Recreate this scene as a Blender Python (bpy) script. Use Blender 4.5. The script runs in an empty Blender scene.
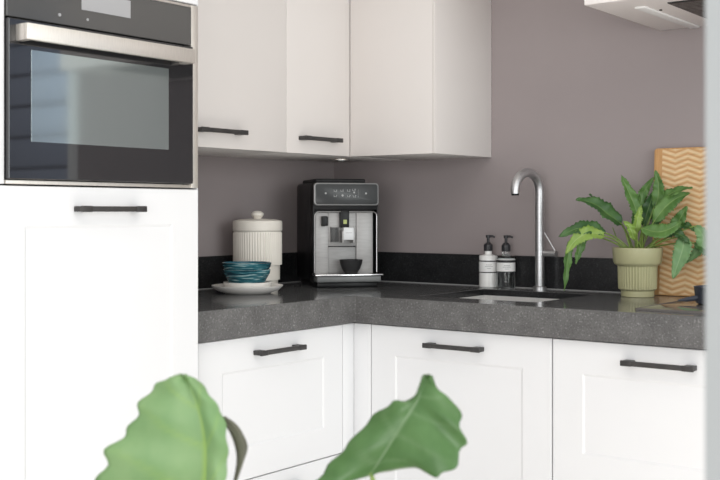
import bpy, bmesh, math, random
from mathutils import Vector, Matrix

random.seed(7)
scene = bpy.context.scene
COL = scene.collection
PI = math.pi

# ------------------------------------------------------------------ materials
def principled(name, color, rough=0.5, metal=0.0, spec=0.5, trans=0.0, ior=1.45, coat=0.0, sss=0.0):
    m = bpy.data.materials.new(name)
    m.use_nodes = True
    b = m.node_tree.nodes['Principled BSDF']
    b.inputs['Base Color'].default_value = (*color, 1)
    b.inputs['Roughness'].default_value = rough
    b.inputs['Metallic'].default_value = metal
    b.inputs['Specular IOR Level'].default_value = spec
    b.inputs['Transmission Weight'].default_value = trans
    b.inputs['IOR'].default_value = ior
    b.inputs['Coat Weight'].default_value = coat
    return m

def nodes_of(m):
    nt = m.node_tree
    return nt, nt.nodes, nt.links, nt.nodes['Principled BSDF']

def add_ramp(nt, fac, stops):
    r = nt.nodes.new('ShaderNodeValToRGB')
    els = r.color_ramp.elements
    while len(els) < len(stops):
        els.new(0.5)
    for e, (p, c) in zip(els, stops):
        e.position = p
        e.color = (*c, 1)
    nt.links.new(fac, r.inputs['Fac'])
    return r.outputs['Color']

def coords(nt, scale=(1, 1, 1), rot=(0, 0, 0)):
    tc = nt.nodes.new('ShaderNodeTexCoord')
    mp = nt.nodes.new('ShaderNodeMapping')
    mp.inputs['Scale'].default_value = scale
    mp.inputs['Rotation'].default_value = rot
    nt.links.new(tc.outputs['Object'], mp.inputs['Vector'])
    return mp.outputs['Vector']

def noise_mat(name, c1, c2, scale=8, rough=0.5, spec=0.5, stretch=(1, 1, 1), bump=0.0, detail=4, metal=0.0, lo=0.35, hi=0.65):
    m = principled(name, c1, rough, metal, spec)
    nt, N, L, b = nodes_of(m)
    n = N.new('ShaderNodeTexNoise')
    n.inputs['Scale'].default_value = scale
    n.inputs['Detail'].default_value = detail
    L.new(coords(nt, stretch), n.inputs['Vector'])
    L.new(add_ramp(nt, n.outputs['Fac'], [(lo, c1), (hi, c2)]), b.inputs['Base Color'])
    if bump:
        bp = N.new('ShaderNodeBump')
        bp.inputs['Strength'].default_value = bump
        bp.inputs['Distance'].default_value = 0.002
        L.new(n.outputs['Fac'], bp.inputs['Height'])
        L.new(bp.outputs['Normal'], b.inputs['Normal'])
    return m

def stone(name, base, fleck, rough, spec, amount=0.62):
    m = principled(name, base, rough, 0, spec)
    nt, N, L, b = nodes_of(m)
    vec = coords(nt)
    v = N.new('ShaderNodeTexNoise'); v.inputs['Scale'].default_value = 210; v.inputs['Detail'].default_value = 3
    L.new(vec, v.inputs['Vector'])
    w = N.new('ShaderNodeTexNoise'); w.inputs['Scale'].default_value = 18; w.inputs['Detail'].default_value = 3
    L.new(vec, w.inputs['Vector'])
    dark = tuple(c * 0.72 for c in base)
    c1 = add_ramp(nt, v.outputs['Fac'], [(0.32, dark), (0.47, base), (amount, base), (amount + 0.07, fleck)])
    c2 = add_ramp(nt, w.outputs['Fac'], [(0.3, (0.8, 0.8, 0.8)), (0.7, (1.12, 1.12, 1.12))])
    mx = N.new('ShaderNodeMix'); mx.data_type = 'RGBA'; mx.blend_type = 'MULTIPLY'
    mx.inputs['Factor'].default_value = 1.0
    L.new(c1, mx.inputs['A']); L.new(c2, mx.inputs['B'])
    L.new(mx.outputs['Result'], b.inputs['Base Color'])
    return m

M = {}
M['wall'] = noise_mat('taupe_paint', (0.335, 0.292, 0.292), (0.35, 0.306, 0.305), 3, 0.75, 0.25)
M['ceiling'] = noise_mat('ceiling_paint', (0.8, 0.79, 0.77), (0.83, 0.82, 0.8), 3, 0.8, 0.2)
M['floor'] = noise_mat('floor_board', (0.62, 0.57, 0.52), (0.70, 0.65, 0.59), 5, 0.5, 0.3, (1, 9, 1))
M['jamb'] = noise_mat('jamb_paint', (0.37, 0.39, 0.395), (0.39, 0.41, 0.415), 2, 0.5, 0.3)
M['white'] = noise_mat('cabinet_lacquer', (0.755, 0.757, 0.768), (0.765, 0.767, 0.778), 2, 0.42, 0.35)
M['upper'] = noise_mat('lacquer_warm_light', (0.745, 0.705, 0.68), (0.76, 0.72, 0.695), 2, 0.38, 0.35)  # white lacquer with the dimmer, warmer light up there put into its colour
M['upper_under'] = noise_mat('carcass_brightened', (0.90, 0.87, 0.84), (0.91, 0.88, 0.85), 2, 0.5, 0.35)  # paler than the doors, standing in for light on the undersides
M['carcass'] = noise_mat('carcass_board', (0.70, 0.69, 0.67), (0.72, 0.71, 0.69), 4, 0.5, 0.3)
M['plinth'] = noise_mat('plinth_board', (0.55, 0.55, 0.55), (0.57, 0.57, 0.57), 4, 0.5, 0.3)
M['gunmetal'] = noise_mat('gunmetal', (0.035, 0.033, 0.033), (0.05, 0.047, 0.045), 30, 0.42, 0.5)
M['stone_top'] = noise_mat('polished_stone', (0.125, 0.126, 0.128), (0.145, 0.146, 0.148), 14, 0.14, 0.55)
M['stone_front'] = stone('honed_stone_lit', (0.125, 0.122, 0.121), (0.22, 0.22, 0.22), 0.55, 0.4, 0.6)  # grey lightened to stand in for room light reflected by the front edge
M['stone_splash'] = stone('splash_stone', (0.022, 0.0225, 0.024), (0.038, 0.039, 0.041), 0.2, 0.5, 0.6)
M['sink_steel'] = noise_mat('sink_steel', (0.66, 0.65, 0.64), (0.72, 0.71, 0.70), 40, 0.45, 0.5, (12, 1, 1), metal=0.3)
M['steel'] = noise_mat('brushed_steel', (0.62, 0.61, 0.59), (0.70, 0.69, 0.66), 40, 0.32, 0.5, (1, 1, 12), metal=1.0)
M['steel_warm'] = noise_mat('handle_steel', (0.74, 0.70, 0.65), (0.80, 0.76, 0.70), 40, 0.42, 0.5, (12, 1, 1), metal=0.75)
M['tap_steel'] = noise_mat('tap_steel', (0.55, 0.55, 0.56), (0.62, 0.62, 0.63), 40, 0.4, 0.5, (1, 1, 8), metal=1.0)
M['chrome'] = principled('chrome', (0.8, 0.8, 0.8), 0.15, 1.0)
M['bay_chrome'] = principled('bay_chrome', (0.5, 0.5, 0.5), 0.3, 0.8)
M['oven_glass'] = principled('oven_glass', (0.018, 0.018, 0.02), 0.03, 0, 0.9)
M['oven_panel'] = principled('oven_panel', (0.06, 0.059, 0.057), 0.14, 0, 0.8)  # black glass greyed to stand in for the wall it reflects
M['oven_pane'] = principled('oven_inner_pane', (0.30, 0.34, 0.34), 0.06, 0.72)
M['display'] = principled('display_grey', (0.36, 0.36, 0.37), 0.25)
M['icon'] = principled('panel_print', (0.42, 0.42, 0.42), 0.5)
M['dot'] = principled('white_print', (0.8, 0.8, 0.8), 0.5)
M['black'] = noise_mat('black_plastic', (0.008, 0.008, 0.009), (0.012, 0.012, 0.013), 40, 0.36, 0.3)
M['black_matt'] = noise_mat('black_matt', (0.016, 0.016, 0.017), (0.026, 0.026, 0.027), 30, 0.6, 0.4)
M['machine_silver'] = noise_mat('machine_silver', (0.36, 0.352, 0.345), (0.40, 0.39, 0.385), 30, 0.42, 0.5, (1, 1, 8), metal=0.3)
M['machine_silver_mid'] = noise_mat('machine_silver_middle', (0.25, 0.246, 0.243), (0.28, 0.276, 0.273), 30, 0.42, 0.5, (1, 1, 8), metal=0.3)
M['machine_panel'] = principled('machine_panel', (0.045, 0.047, 0.048), 0.22, 0, 0.35)
M['machine_frame'] = principled('machine_panel_frame', (0.24, 0.24, 0.24), 0.35, 0.4)
M['tray_front'] = noise_mat('tray_front', (0.16, 0.165, 0.165), (0.19, 0.195, 0.195), 20, 0.35, 0.5)
M['sticker'] = principled('sticker_green', (0.45, 0.50, 0.18), 0.5)
M['spout_white'] = principled('spout_white', (0.78, 0.79, 0.8), 0.25)
M['ceramic'] = noise_mat('cream_ceramic', (0.83, 0.785, 0.71), (0.87, 0.825, 0.75), 12, 0.42, 0.45)
M['plate'] = noise_mat('plate_ceramic', (0.88, 0.85, 0.81), (0.90, 0.87, 0.83), 10, 0.28, 0.5)
M['pot'] = noise_mat('sage_glaze', (0.42, 0.41, 0.235), (0.47, 0.455, 0.27), 8, 0.38, 0.45)
M['soil'] = noise_mat('soil', (0.03, 0.022, 0.015), (0.09, 0.065, 0.04), 90, 0.9, 0.1, bump=0.6)
M['soap_white'] = principled('milky_bottle', (0.86, 0.86, 0.85), 0.25)
M['soap_clear'] = principled('clear_bottle', (0.92, 0.94, 0.94), 0.03, 0, 0.5, 1.0, 1.35)
M['soap_label'] = noise_mat('bottle_label', (0.86, 0.86, 0.855), (0.89, 0.89, 0.885), 20, 0.55, 0.3)
M['label_ink'] = principled('label_ink', (0.02, 0.02, 0.022), 0.5)
M['label_grey'] = principled('label_grey', (0.45, 0.45, 0.46), 0.5)
M['pump'] = principled('pump_plastic', (0.03, 0.03, 0.034), 0.35)
M['pan'] = noise_mat('pan_coating', (0.045, 0.052, 0.07), (0.06, 0.068, 0.088), 40, 0.45, 0.4)
M['hob_glass'] = principled('hob_glass', (0.15, 0.138, 0.132), 0.08, 0, 0.6)  # pinkish grey base stands in for reflections in the dark glass
M['hood_white'] = noise_mat('hood_enamel', (0.87, 0.82, 0.80), (0.89, 0.84, 0.82), 4, 0.4, 0.4)
M['diffuser'] = principled('hood_diffuser', (0.88, 0.87, 0.86), 0.3)
M['filter'] = noise_mat('grease_filter', (0.10, 0.085, 0.078), (0.17, 0.15, 0.14), 60, 0.45, 0.5, metal=0.5)
M['filter_dark'] = principled('filter_near_black', (0.02, 0.018, 0.017), 0.6)  # near-black, for the filter backing and the screw
M['siding'] = noise_mat('slate_siding', (0.25, 0.29, 0.38), (0.30, 0.34, 0.43), 6, 0.7, 0.2, (1, 1, 6))
M['window_frame'] = noise_mat('window_frame_paint', (0.75, 0.76, 0.76), (0.78, 0.79, 0.79), 3, 0.4, 0.4)
M['pane'] = principled('window_pane', (1, 1, 1), 0.0, 0, 0.5, 1.0, 1.01)
M['stem'] = noise_mat('leaf_stalk', (0.16, 0.24, 0.05), (0.22, 0.31, 0.08), 25, 0.45, 0.4)
M['bark'] = noise_mat('bark', (0.10, 0.075, 0.05), (0.18, 0.14, 0.10), 40, 0.8, 0.2, bump=0.4)
M['terracotta'] = noise_mat('grey_planter', (0.32, 0.32, 0.31), (0.38, 0.38, 0.37), 14, 0.7, 0.2)

def emission(name, color, strength):
    m = bpy.data.materials.new(name); m.use_nodes = True
    b = m.node_tree.nodes['Principled BSDF']
    b.inputs['Base Color'].default_value = (*color, 1)
    b.inputs['Emission Color'].default_value = (*color, 1)
    b.inputs['Emission Strength'].default_value = strength
    return m
M['spot_lens'] = emission('spot_lens', (1, 0.96, 0.88), 2.2)

def leaf_mat(name, dark, light, vein, trans=0.25, rough=0.38, vscale=70):
    """Blotched green; the attribute 'vein' (written per vertex) carries the ribs."""
    m = principled(name, dark, rough, 0, 0.5)
    nt, N, L, b = nodes_of(m)
    n = N.new('ShaderNodeTexNoise'); n.inputs['Scale'].default_value = 22; n.inputs['Detail'].default_value = 3
    L.new(coords(nt), n.inputs['Vector'])
    col = add_ramp(nt, n.outputs['Fac'], [(0.32, dark), (0.68, light)])
    at = N.new('ShaderNodeAttribute'); at.attribute_name = 'vein'
    mx = N.new('ShaderNodeMix'); mx.data_type = 'RGBA'
    L.new(at.outputs['Fac'], mx.inputs['Factor'])
    L.new(col, mx.inputs['A']); mx.inputs['B'].default_value = (*vein, 1)
    L.new(mx.outputs['Result'], b.inputs['Base Color'])
    tr = N.new('ShaderNodeBsdfTranslucent')
    L.new(mx.outputs['Result'], tr.inputs['Color'])
    ms = N.new('ShaderNodeMixShader'); ms.inputs['Fac'].default_value = trans
    out = N['Material Output']
    L.new(b.outputs['BSDF'], ms.inputs[1]); L.new(tr.outputs['BSDF'], ms.inputs[2])
    L.new(ms.outputs['Shader'], out.inputs['Surface'])
    return m
M['leaf_dark'] = leaf_mat('leaf_dark_green', (0.035, 0.10, 0.03), (0.08, 0.18, 0.05), (0.16, 0.28, 0.08))
M['leaf_mid'] = leaf_mat('leaf_mid_green', (0.08, 0.19, 0.045), (0.15, 0.29, 0.075), (0.25, 0.38, 0.12))
M['leaf_lime'] = leaf_mat('leaf_lime_green', (0.22, 0.38, 0.06), (0.33, 0.47, 0.11), (0.42, 0.55, 0.2))
M['leaf_mint'] = leaf_mat('leaf_pale_green', (0.15, 0.30, 0.12), (0.23, 0.40, 0.17), (0.32, 0.48, 0.24))
M['fig_pale'] = leaf_mat('fig_leaf_pale', (0.19, 0.34, 0.14), (0.25, 0.40, 0.18), (0.33, 0.50, 0.10), 0.2, 0.5)
M['fig_green'] = leaf_mat('fig_leaf_green', (0.06, 0.14, 0.04), (0.10, 0.205, 0.07), (0.19, 0.29, 0.15), 0.12, 0.38)
M['fig_dull'] = leaf_mat('fig_leaf_dull', (0.13, 0.13, 0.09), (0.18, 0.18, 0.13), (0.22, 0.22, 0.16), 0.2, 0.5)

# blue brushed glaze in horizontal strokes
def bowl_mat():
    m = principled('teal_brushed_glaze', (0.02, 0.1, 0.14), 0.25)
    nt, N, L, b = nodes_of(m)
    n = N.new('ShaderNodeTexNoise'); n.inputs['Scale'].default_value = 14; n.inputs['Detail'].default_value = 5
    L.new(coords(nt, (1.2, 1.2, 14)), n.inputs['Vector'])
    L.new(add_ramp(nt, n.outputs['Fac'], [(0.38, (0.008, 0.035, 0.055)), (0.48, (0.022, 0.12, 0.15)), (0.56, (0.06, 0.21, 0.25)), (0.63, (0.40, 0.55, 0.56))]), b.inputs['Base Color'])
    return m
M['bowl'] = bowl_mat()
M['bowl_rim'] = noise_mat('bare_rim', (0.32, 0.42, 0.44), (0.5, 0.58, 0.58), 30, 0.35)
M['bowl_in'] = noise_mat('teal_inside', (0.015, 0.10, 0.15), (0.03, 0.15, 0.2), 20, 0.25)

# inlaid chevron wood: zigzag rows of pale and tan wood
def chevron_mat():
    m = principled('chevron_wood', (0.7, 0.5, 0.3), 0.5, 0, 0.3)
    nt, N, L, b = nodes_of(m)
    tc = N.new('ShaderNodeTexCoord')
    sp = N.new('ShaderNodeSeparateXYZ'); L.new(tc.outputs['Object'], sp.inputs['Vector'])
    def math_(op, a, bb=None):
        k = N.new('ShaderNodeMath'); k.operation = op
        for i, q in enumerate((a, bb)):
            if q is None: continue
            if isinstance(q, (int, float)): k.inputs[i].default_value = q
            else: L.new(q, k.inputs[i])
        return k.outputs[0]
    tri = math_('PINGPONG', math_('ADD', sp.outputs['X'], 0.01), 0.0385)          # zigzag across the board
    zz = math_('ADD', sp.outputs['Z'], math_('MULTIPLY', tri, -0.36))
    st = math_('FRACT', math_('MULTIPLY', zz, 1 / 0.0172))
    n = N.new('ShaderNodeTexNoise'); n.inputs['Scale'].default_value = 30; n.inputs['Detail'].default_value = 4
    mp = N.new('ShaderNodeMapping'); mp.inputs['Scale'].default_value = (1, 1, 6)
    L.new(tc.outputs['Object'], mp.inputs['Vector']); L.new(mp.outputs['Vector'], n.inputs['Vector'])
    bands = add_ramp(nt, st, [(0.0, (0.58, 0.33, 0.15)), (0.22, (0.62, 0.37, 0.18)), (0.36, (0.70, 0.49, 0.27)), (0.55, (0.78, 0.60, 0.38)), (0.80, (0.74, 0.54, 0.32)), (0.97, (0.58, 0.33, 0.15))])
    mx = N.new('ShaderNodeMix'); mx.data_type = 'RGBA'; mx.blend_type = 'MULTIPLY'; mx.inputs['Factor'].default_value = 1
    L.new(bands, mx.inputs['A'])
    L.new(add_ramp(nt, n.outputs['Fac'], [(0.3, (0.85, 0.83, 0.8)), (0.7, (1.08, 1.06, 1.04))]), mx.inputs['B'])
    L.new(mx.outputs['Result'], b.inputs['Base Color'])
    return m
M['chevron'] = chevron_mat()
M['board_edge'] = noise_mat('board_edge_wood', (0.50, 0.27, 0.11), (0.60, 0.35, 0.16), 14, 0.5, 0.3, (8, 8, 1))

# ------------------------------------------------------------------ mesh builder
class MB:
    def __init__(self):
        self.bm = bmesh.new()
        self.layers = {}

    def _merge(self, tmp, mat):
        for f in tmp.faces:
            f.material_index = mat
        me = bpy.data.meshes.new('scratch')
        tmp.to_mesh(me); tmp.free()
        self.bm.from_mesh(me)
        bpy.data.meshes.remove(me)

    def box(self, x0, x1, y0, y1, z0, z1, mat=0, bevel=0.0, seg=2, mtx=None):
        t = bmesh.new()
        bmesh.ops.create_cube(t, size=1)
        for v in t.verts:
            v.co = Vector(((x0 + x1) / 2 + v.co.x * (x1 - x0), (y0 + y1) / 2 + v.co.y * (y1 - y0), (z0 + z1) / 2 + v.co.z * (z1 - z0)))
        if bevel:
            bmesh.ops.bevel(t, geom=list(t.edges), offset=bevel, segments=seg, affect='EDGES', profile=0.5)
        if mtx is not None:
            bmesh.ops.transform(t, matrix=mtx, verts=list(t.verts))
        self._merge(t, mat)
        return self

    def lathe(self, prof, seg=48, mat=0, ribs=None, c=(0, 0, 0), mats=None, mtx=None):
        """prof: (r, z[, ribbed]) from the bottom axis to the top; ribs=(count, amplitude)"""
        t = bmesh.new()
        rings = []
        for p in prof:
            r, z = p[0], p[1]
            rb = len(p) > 2 and p[2]
            if r < 1e-6:
                rings.append([t.verts.new((c[0], c[1], c[2] + z))])
                continue
            ring = []
            for k in range(seg):
                a = 2 * PI * k / seg
                rr = r
                if rb and ribs:
                    rr = r + ribs[1] * (abs(math.cos(a * ribs[0] / 2)) - 0.75)
                ring.append(t.verts.new((c[0] + rr * math.cos(a), c[1] + rr * math.sin(a), c[2] + z)))
            rings.append(ring)
        for i in range(len(rings) - 1):
            a, b = rings[i], rings[i + 1]
            mi = mats[i] if mats else mat
            for k in range(seg):
                j = (k + 1) % seg
                if len(a) == 1 and len(b) == 1:
                    continue
                if len(a) == 1:
                    f = t.faces.new((a[0], b[j], b[k]))
                elif len(b) == 1:
                    f = t.faces.new((a[k], a[j], b[0]))
                else:
                    f = t.faces.new((a[k], a[j], b[j], b[k]))
                f.material_index = mi
        if mtx is not None:
            bmesh.ops.transform(t, matrix=mtx, verts=list(t.verts))
        me = bpy.data.meshes.new('scratch'); t.to_mesh(me); t.free()
        self.bm.from_mesh(me); bpy.data.meshes.remove(me)
        return self

    def tube(self, pts, rad, seg=16, mat=0, cap=True):
        pts = [Vector(p) for p in pts]
        n = len(pts)
        rads = [rad] * n if isinstance(rad, (int, float)) else list(rad)
        t = bmesh.new()
        tang = []
        for i in range(n):
            d = pts[min(i + 1, n - 1)] - pts[max(i - 1, 0)]
            tang.append(d.normalized())
        ref = Vector((0, 0, 1)) if abs(tang[0].z) < 0.9 else Vector((1, 0, 0))
        u = tang[0].cross(ref).normalized()
        rings = []
        for i in range(n):
            u = (u - tang[i] * u.dot(tang[i])).normalized()
            w = tang[i].cross(u)
            rings.append([t.verts.new(pts[i] + (u * math.cos(2 * PI * k / seg) + w * math.sin(2 * PI * k / seg)) * rads[i]) for k in range(seg)])
        for i in range(n - 1):
            for k in range(seg):
                j = (k + 1) % seg
                t.faces.new((rings[i][k], rings[i][j], rings[i + 1][j], rings[i + 1][k]))
        if cap:
            t.faces.new(list(reversed(rings[0])))
            t.faces.new(rings[-1])
        bmesh.ops.recalc_face_normals(t, faces=list(t.faces))
        self._merge(t, mat)
        return self

    def prism_xz(self, poly, y0, y1, mat=0, bevel=0.0):
        """polygon in x,z extruded along y"""
        t = bmesh.new()
        a = [t.verts.new((x, y0, z)) for x, z in poly]
        b = [t.verts.new((x, y1, z)) for x, z in poly]
        n = len(poly)
        t.faces.new(a); t.faces.new(list(reversed(b)))
        for i in range(n):
            j = (i + 1) % n
            t.faces.new((a[j], a[i], b[i], b[j]))
        bmesh.ops.recalc_face_normals(t, faces=list(t.faces))
        if bevel:
            es = [e for e in t.edges if abs(e.verts[0].co.y - e.verts[1].co.y) < 1e-6]
            bmesh.ops.bevel(t, geom=es, offset=bevel, segments=2, affect='EDGES', profile=0.5)
        self._merge(t, mat)
        return self

    def shaker(self, x0, x1, y0, y1, z0, z1, fr=0.086, depth=0.003, slope=0.006, mat=0, top=None):
        """framed front: flat border round a slightly sunk panel, front at y0"""
        t = bmesh.new()
        def ring(ix, iz, y):
            return [t.verts.new(p) for p in ((x0 + ix, y, z0 + iz), (x1 - ix, y, z0 + iz), (x1 - ix, y, z1 - iz), (x0 + ix, y, z1 - iz))]
        e = 0.0015
        rs = [ring(0, 0, y1), ring(0, 0, y0 + e), ring(e, e, y0), ring(fr, fr, y0), ring(fr + slope, fr + slope, y0 + depth)]
        for a, b in zip(rs, rs[1:]):
            for i in range(4):
                j = (i + 1) % 4
                t.faces.new((a[i], a[j], b[j], b[i]))
        t.faces.new(rs[-1]); t.faces.new(list(reversed(rs[0])))
        bmesh.ops.recalc_face_normals(t, faces=list(t.faces))
        self._merge(t, mat)
        return self

    def build(self, name, mats, parent=None, smooth=True, recalc=False):
        if recalc:
            bmesh.ops.recalc_face_normals(self.bm, faces=list(self.bm.faces))
        if smooth:
            for f in self.bm.faces:
                f.smooth = True
            for e in self.bm.edges:
                e.smooth = len(e.link_faces) == 2 and e.calc_face_angle(0) < 0.62
        me = bpy.data.meshes.new(name)
        self.bm.to_mesh(me); self.bm.free()
        for m in (mats if isinstance(mats, (list, tuple)) else [mats]):
            me.materials.append(m)
        o = bpy.data.objects.new(name, me)
        COL.objects.link(o)
        if parent is not None:
            o.parent = parent
        return o

def tag(o, label, cat, group=None):
    o['label'] = label; o['category'] = cat
    if group: o['group'] = group
    return o

def thing(name, label, cat, loc=(0, 0, 0), rz=0.0, group=None):
    o = bpy.data.objects.new(name, None)
    COL.objects.link(o)
    o.empty_display_size = 0.05
    o.location = loc; o.rotation_euler = (0, 0, rz)
    return tag(o, label, cat, group)

def struct(name, mb, m):
    o = mb.build(name, m)
    o['kind'] = 'structure'
    return o

def slab(xs, ys, filled, z0, z1, matfn):
    """grid slab (L shapes, cutouts); matfn(normal) picks the material slot"""
    bm = bmesh.new()
    vt = {}
    def V(i, j, z):
        k = (i, j, z)
        if k not in vt:
            vt[k] = bm.verts.new((xs[i], ys[j], z))
        return vt[k]
    def F(vs, n):
        f = bm.faces.new(vs); f.material_index = matfn(Vector(n), sum((v.co for v in vs), Vector()) / 4)
    nx, ny = len(xs) - 1, len(ys) - 1
    on = lambda i, j: 0 <= i < nx and 0 <= j < ny and filled(i, j)
    for i in range(nx):
        for j in range(ny):
            if not on(i, j): continue
            F([V(i, j, z1), V(i + 1, j, z1), V(i + 1, j + 1, z1), V(i, j + 1, z1)], (0, 0, 1))
            F([V(i, j + 1, z0), V(i + 1, j + 1, z0), V(i + 1, j, z0), V(i, j, z0)], (0, 0, -1))
            if not on(i, j - 1): F([V(i, j, z0), V(i + 1, j, z0), V(i + 1, j, z1), V(i, j, z1)], (0, -1, 0))
            if not on(i, j + 1): F([V(i + 1, j + 1, z0), V(i, j + 1, z0), V(i, j + 1, z1), V(i + 1, j + 1, z1)], (0, 1, 0))
            if not on(i - 1, j): F([V(i, j + 1, z0), V(i, j, z0), V(i, j, z1), V(i, j + 1, z1)], (-1, 0, 0))
            if not on(i + 1, j): F([V(i + 1, j, z0), V(i + 1, j + 1, z0), V(i + 1, j + 1, z1), V(i + 1, j, z1)], (1, 0, 0))
    mb = MB(); mb.bm.free(); mb.bm = bm
    return mb

# ------------------------------------------------------------------ the setting
CEIL = 2.6
struct('floor', MB().box(-0.1, 4.2, -5.2, 0.1, -0.05, 0.0), M['floor'])
struct('ceiling', MB().box(-0.1, 4.2, -3.6, 0.1, CEIL, CEIL + 0.05), M['ceiling'])
struct('wall_left', MB().box(-0.1, 0.0, -5.2, 0.1, 0, CEIL), M['wall'])
struct('wall_back', MB().box(0.0, 2.74, 0.0, 0.1, 0, CEIL)
       .box(2.74, 4.2, 0.0, 0.1, 2.25, CEIL).box(2.74, 4.2, 0.0, 0.1, 0, 0.12), M['wall'])
# garden door beside the hob, seen only mirrored in the oven glass
wf = MB()
for (x0, x1) in ((2.74, 2.83), (4.12, 4.2)):
    wf.box(x0, x1, 0.01, 0.08, 0.12, 2.25, 0, 0.004)
wf.box(2.83, 4.12, 0.01, 0.08, 0.12, 0.20).box(2.83, 4.12, 0.01, 0.08, 2.17, 2.25)
w1 = struct('window_1', wf, M['window_frame'])
sd = MB()
for k in range(22):
    z0 = -0.05 + k * 0.22
    sd.box(1.6, 6.4, 1.55, 1.60, z0, z0 + 0.22, 0, 0.0)
    sd.box(1.6, 6.4, 1.50, 1.55, z0, z0 + 0.195, 0, 0.006)
so = sd.build('wall_exterior', M['siding']); so['kind'] = 'structure'
# white end of the partition close to the camera
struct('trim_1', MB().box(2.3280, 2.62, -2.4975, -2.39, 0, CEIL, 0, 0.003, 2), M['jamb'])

# ------------------------------------------------------------------ fronts and handles
def handle_mb(cx, z, L=0.185, y=0.0, out=0.032, h=0.0125):
    """flat bar on two short feet, in front of y"""
    mb = MB()
    mb.box(cx - L / 2, cx + L / 2, y - out, y - out + 0.010, z - h / 2, z + h / 2, 0, 0.0015)
    for s in (-1, 1):
        xx = cx + s * (L / 2 - 0.013)
        mb.box(xx - 0.013, xx + 0.013, y - out + 0.008, y - 0.0002, z - h / 2, z + h / 2, 0, 0.0015)
        mb.box(xx - 0.015, xx + 0.015, y - out - 0.001, y - out + 0.006, z - h / 2 - 0.0008, z + h / 2 + 0.0008, 0, 0.0018)
    return mb

DT = 0.020      # thickness of a front
def base_cabinet(name, label, loc, rz, w, kind, group=None):
    t = thing(name, label, 'cabinet', loc, rz, group)
    c = MB()
    c.box(0.001, 0.018, DT + 0.001, 0.54, 0.10, 0.838).box(w - 0.018, w - 0.001, DT + 0.001, 0.54, 0.10, 0.838)
    c.box(0.018, w - 0.018, DT + 0.001, 0.54, 0.10, 0.118).box(0.018, w - 0.018, 0.532, 0.54, 0.118, 0.838)
    c.box(0.018, w - 0.018, DT + 0.001, DT + 0.02, 0.815, 0.838)
    c.build('carcass', M['carcass'], t)
    MB().box(0.0, w, 0.05, 0.066, 0.0, 0.10).build('plinth', M['plinth'], t)
    g = 0.0015
    if kind == 'door':
        d = MB().shaker(g, w - g, 0, DT, 0.105, 0.8365).build('door', M['white'], t, smooth=False)
        handle_mb(w / 2, 0.792).build('handle', M['gunmetal'], d)
    else:
        for (z0, z1) in ((0.4545, 0.8365), (0.105, 0.4515)):
            d = MB().shaker(g, w - g, 0, DT, z0, z1).build('drawer', M['white'], t, smooth=False)
            handle_mb(w / 2, z1 - 0.0445).build('handle', M['gunmetal'], d)
    return t

base_cabinet('base_cabinet', 'white drawer base cabinet between the oven tower and the corner', (0.567, -1.2615, 0), PI / 2, 0.598, 'drawer')
base_cabinet('base_cabinet', 'white base cabinet with one tall framed door under the sink', (0.6315, -0.6095, 0), 0, 0.6, 'door')
base_cabinet('base_cabinet', 'white drawer base cabinet under the potted plant and wooden board', (1.2325, -0.6095, 0), 0, 0.6, 'drawer')
base_cabinet('base_cabinet', 'white drawer base cabinet beyond the one under the potted plant, behind the white frame', (1.8335, -0.6095, 0), 0, 0.6, 'drawer')
# corner filler strip, two narrow boards meeting
fl = MB().box(0.547, 0.567, -0.6625, -0.6095, 0.105, 0.8365, 0, 0.0008).box(0.567, 0.6300, -0.6095, -0.5895, 0.105, 0.8365, 0, 0.0008)
fl.box(0.50, 0.517, -0.6625, -0.5595, 0.0, 0.104).box(0.517, 0.6300, -0.5595, -0.543, 0.0, 0.104)
tag(fl.build('corner_filler', M['white']), 'narrow white filler strip where the two base cabinet runs meet', 'filler strip')

# ------------------------------------------------------------------ tall oven tower
TX, TY0, TY1 = 0.600, -1.892, -1.2905
W = TY1 - TY0
tower = thing('oven_tower_cabinet', 'tall white cabinet tower holding the built-in oven', 'cabinet', (TX, TY0, 0), PI / 2)
cb = MB()
cb.box(0.0, 0.018, 0.003, 0.585, 0.10, 2.3).box(W - 0.0035, W, 0.003, 0.585, 0.10, 2.3)
cb.box(0.018, W - 0.0035, DT + 0.002, 0.585, 0.10, 1.222).box(0.018, W - 0.0035, DT + 0.002, 0.585, 1.70, 2.3)
cb.box(0.018, W - 0.0035, 0.56, 0.585, 1.222, 1.70)
cb.build('carcass', M['white'], tower)
MB().box(0.018, 0.0365, 0.0, 0.02, 1.232, 1.69, 0, 0.001).build('filler_strip', M['white'], tower)
MB().box(0.0, W, 0.05, 0.066, 0, 0.10).build('plinth', M['plinth'], tower)
d = MB().shaker(0.001, W - 0.001, 0, DT, 0.105, 1.2285).build('door', M['white'], tower, smooth=False)
handle_mb(W / 2 + 0.008, 1.1795).build('handle', M['gunmetal'], d)
d = MB().shaker(0.001, W - 0.001, 0, DT, 1.692, 2.295).build('door', M['white'], tower, smooth=False)
handle_mb(W / 2, 2.245).build('handle', M['gunmetal'], d)

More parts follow.
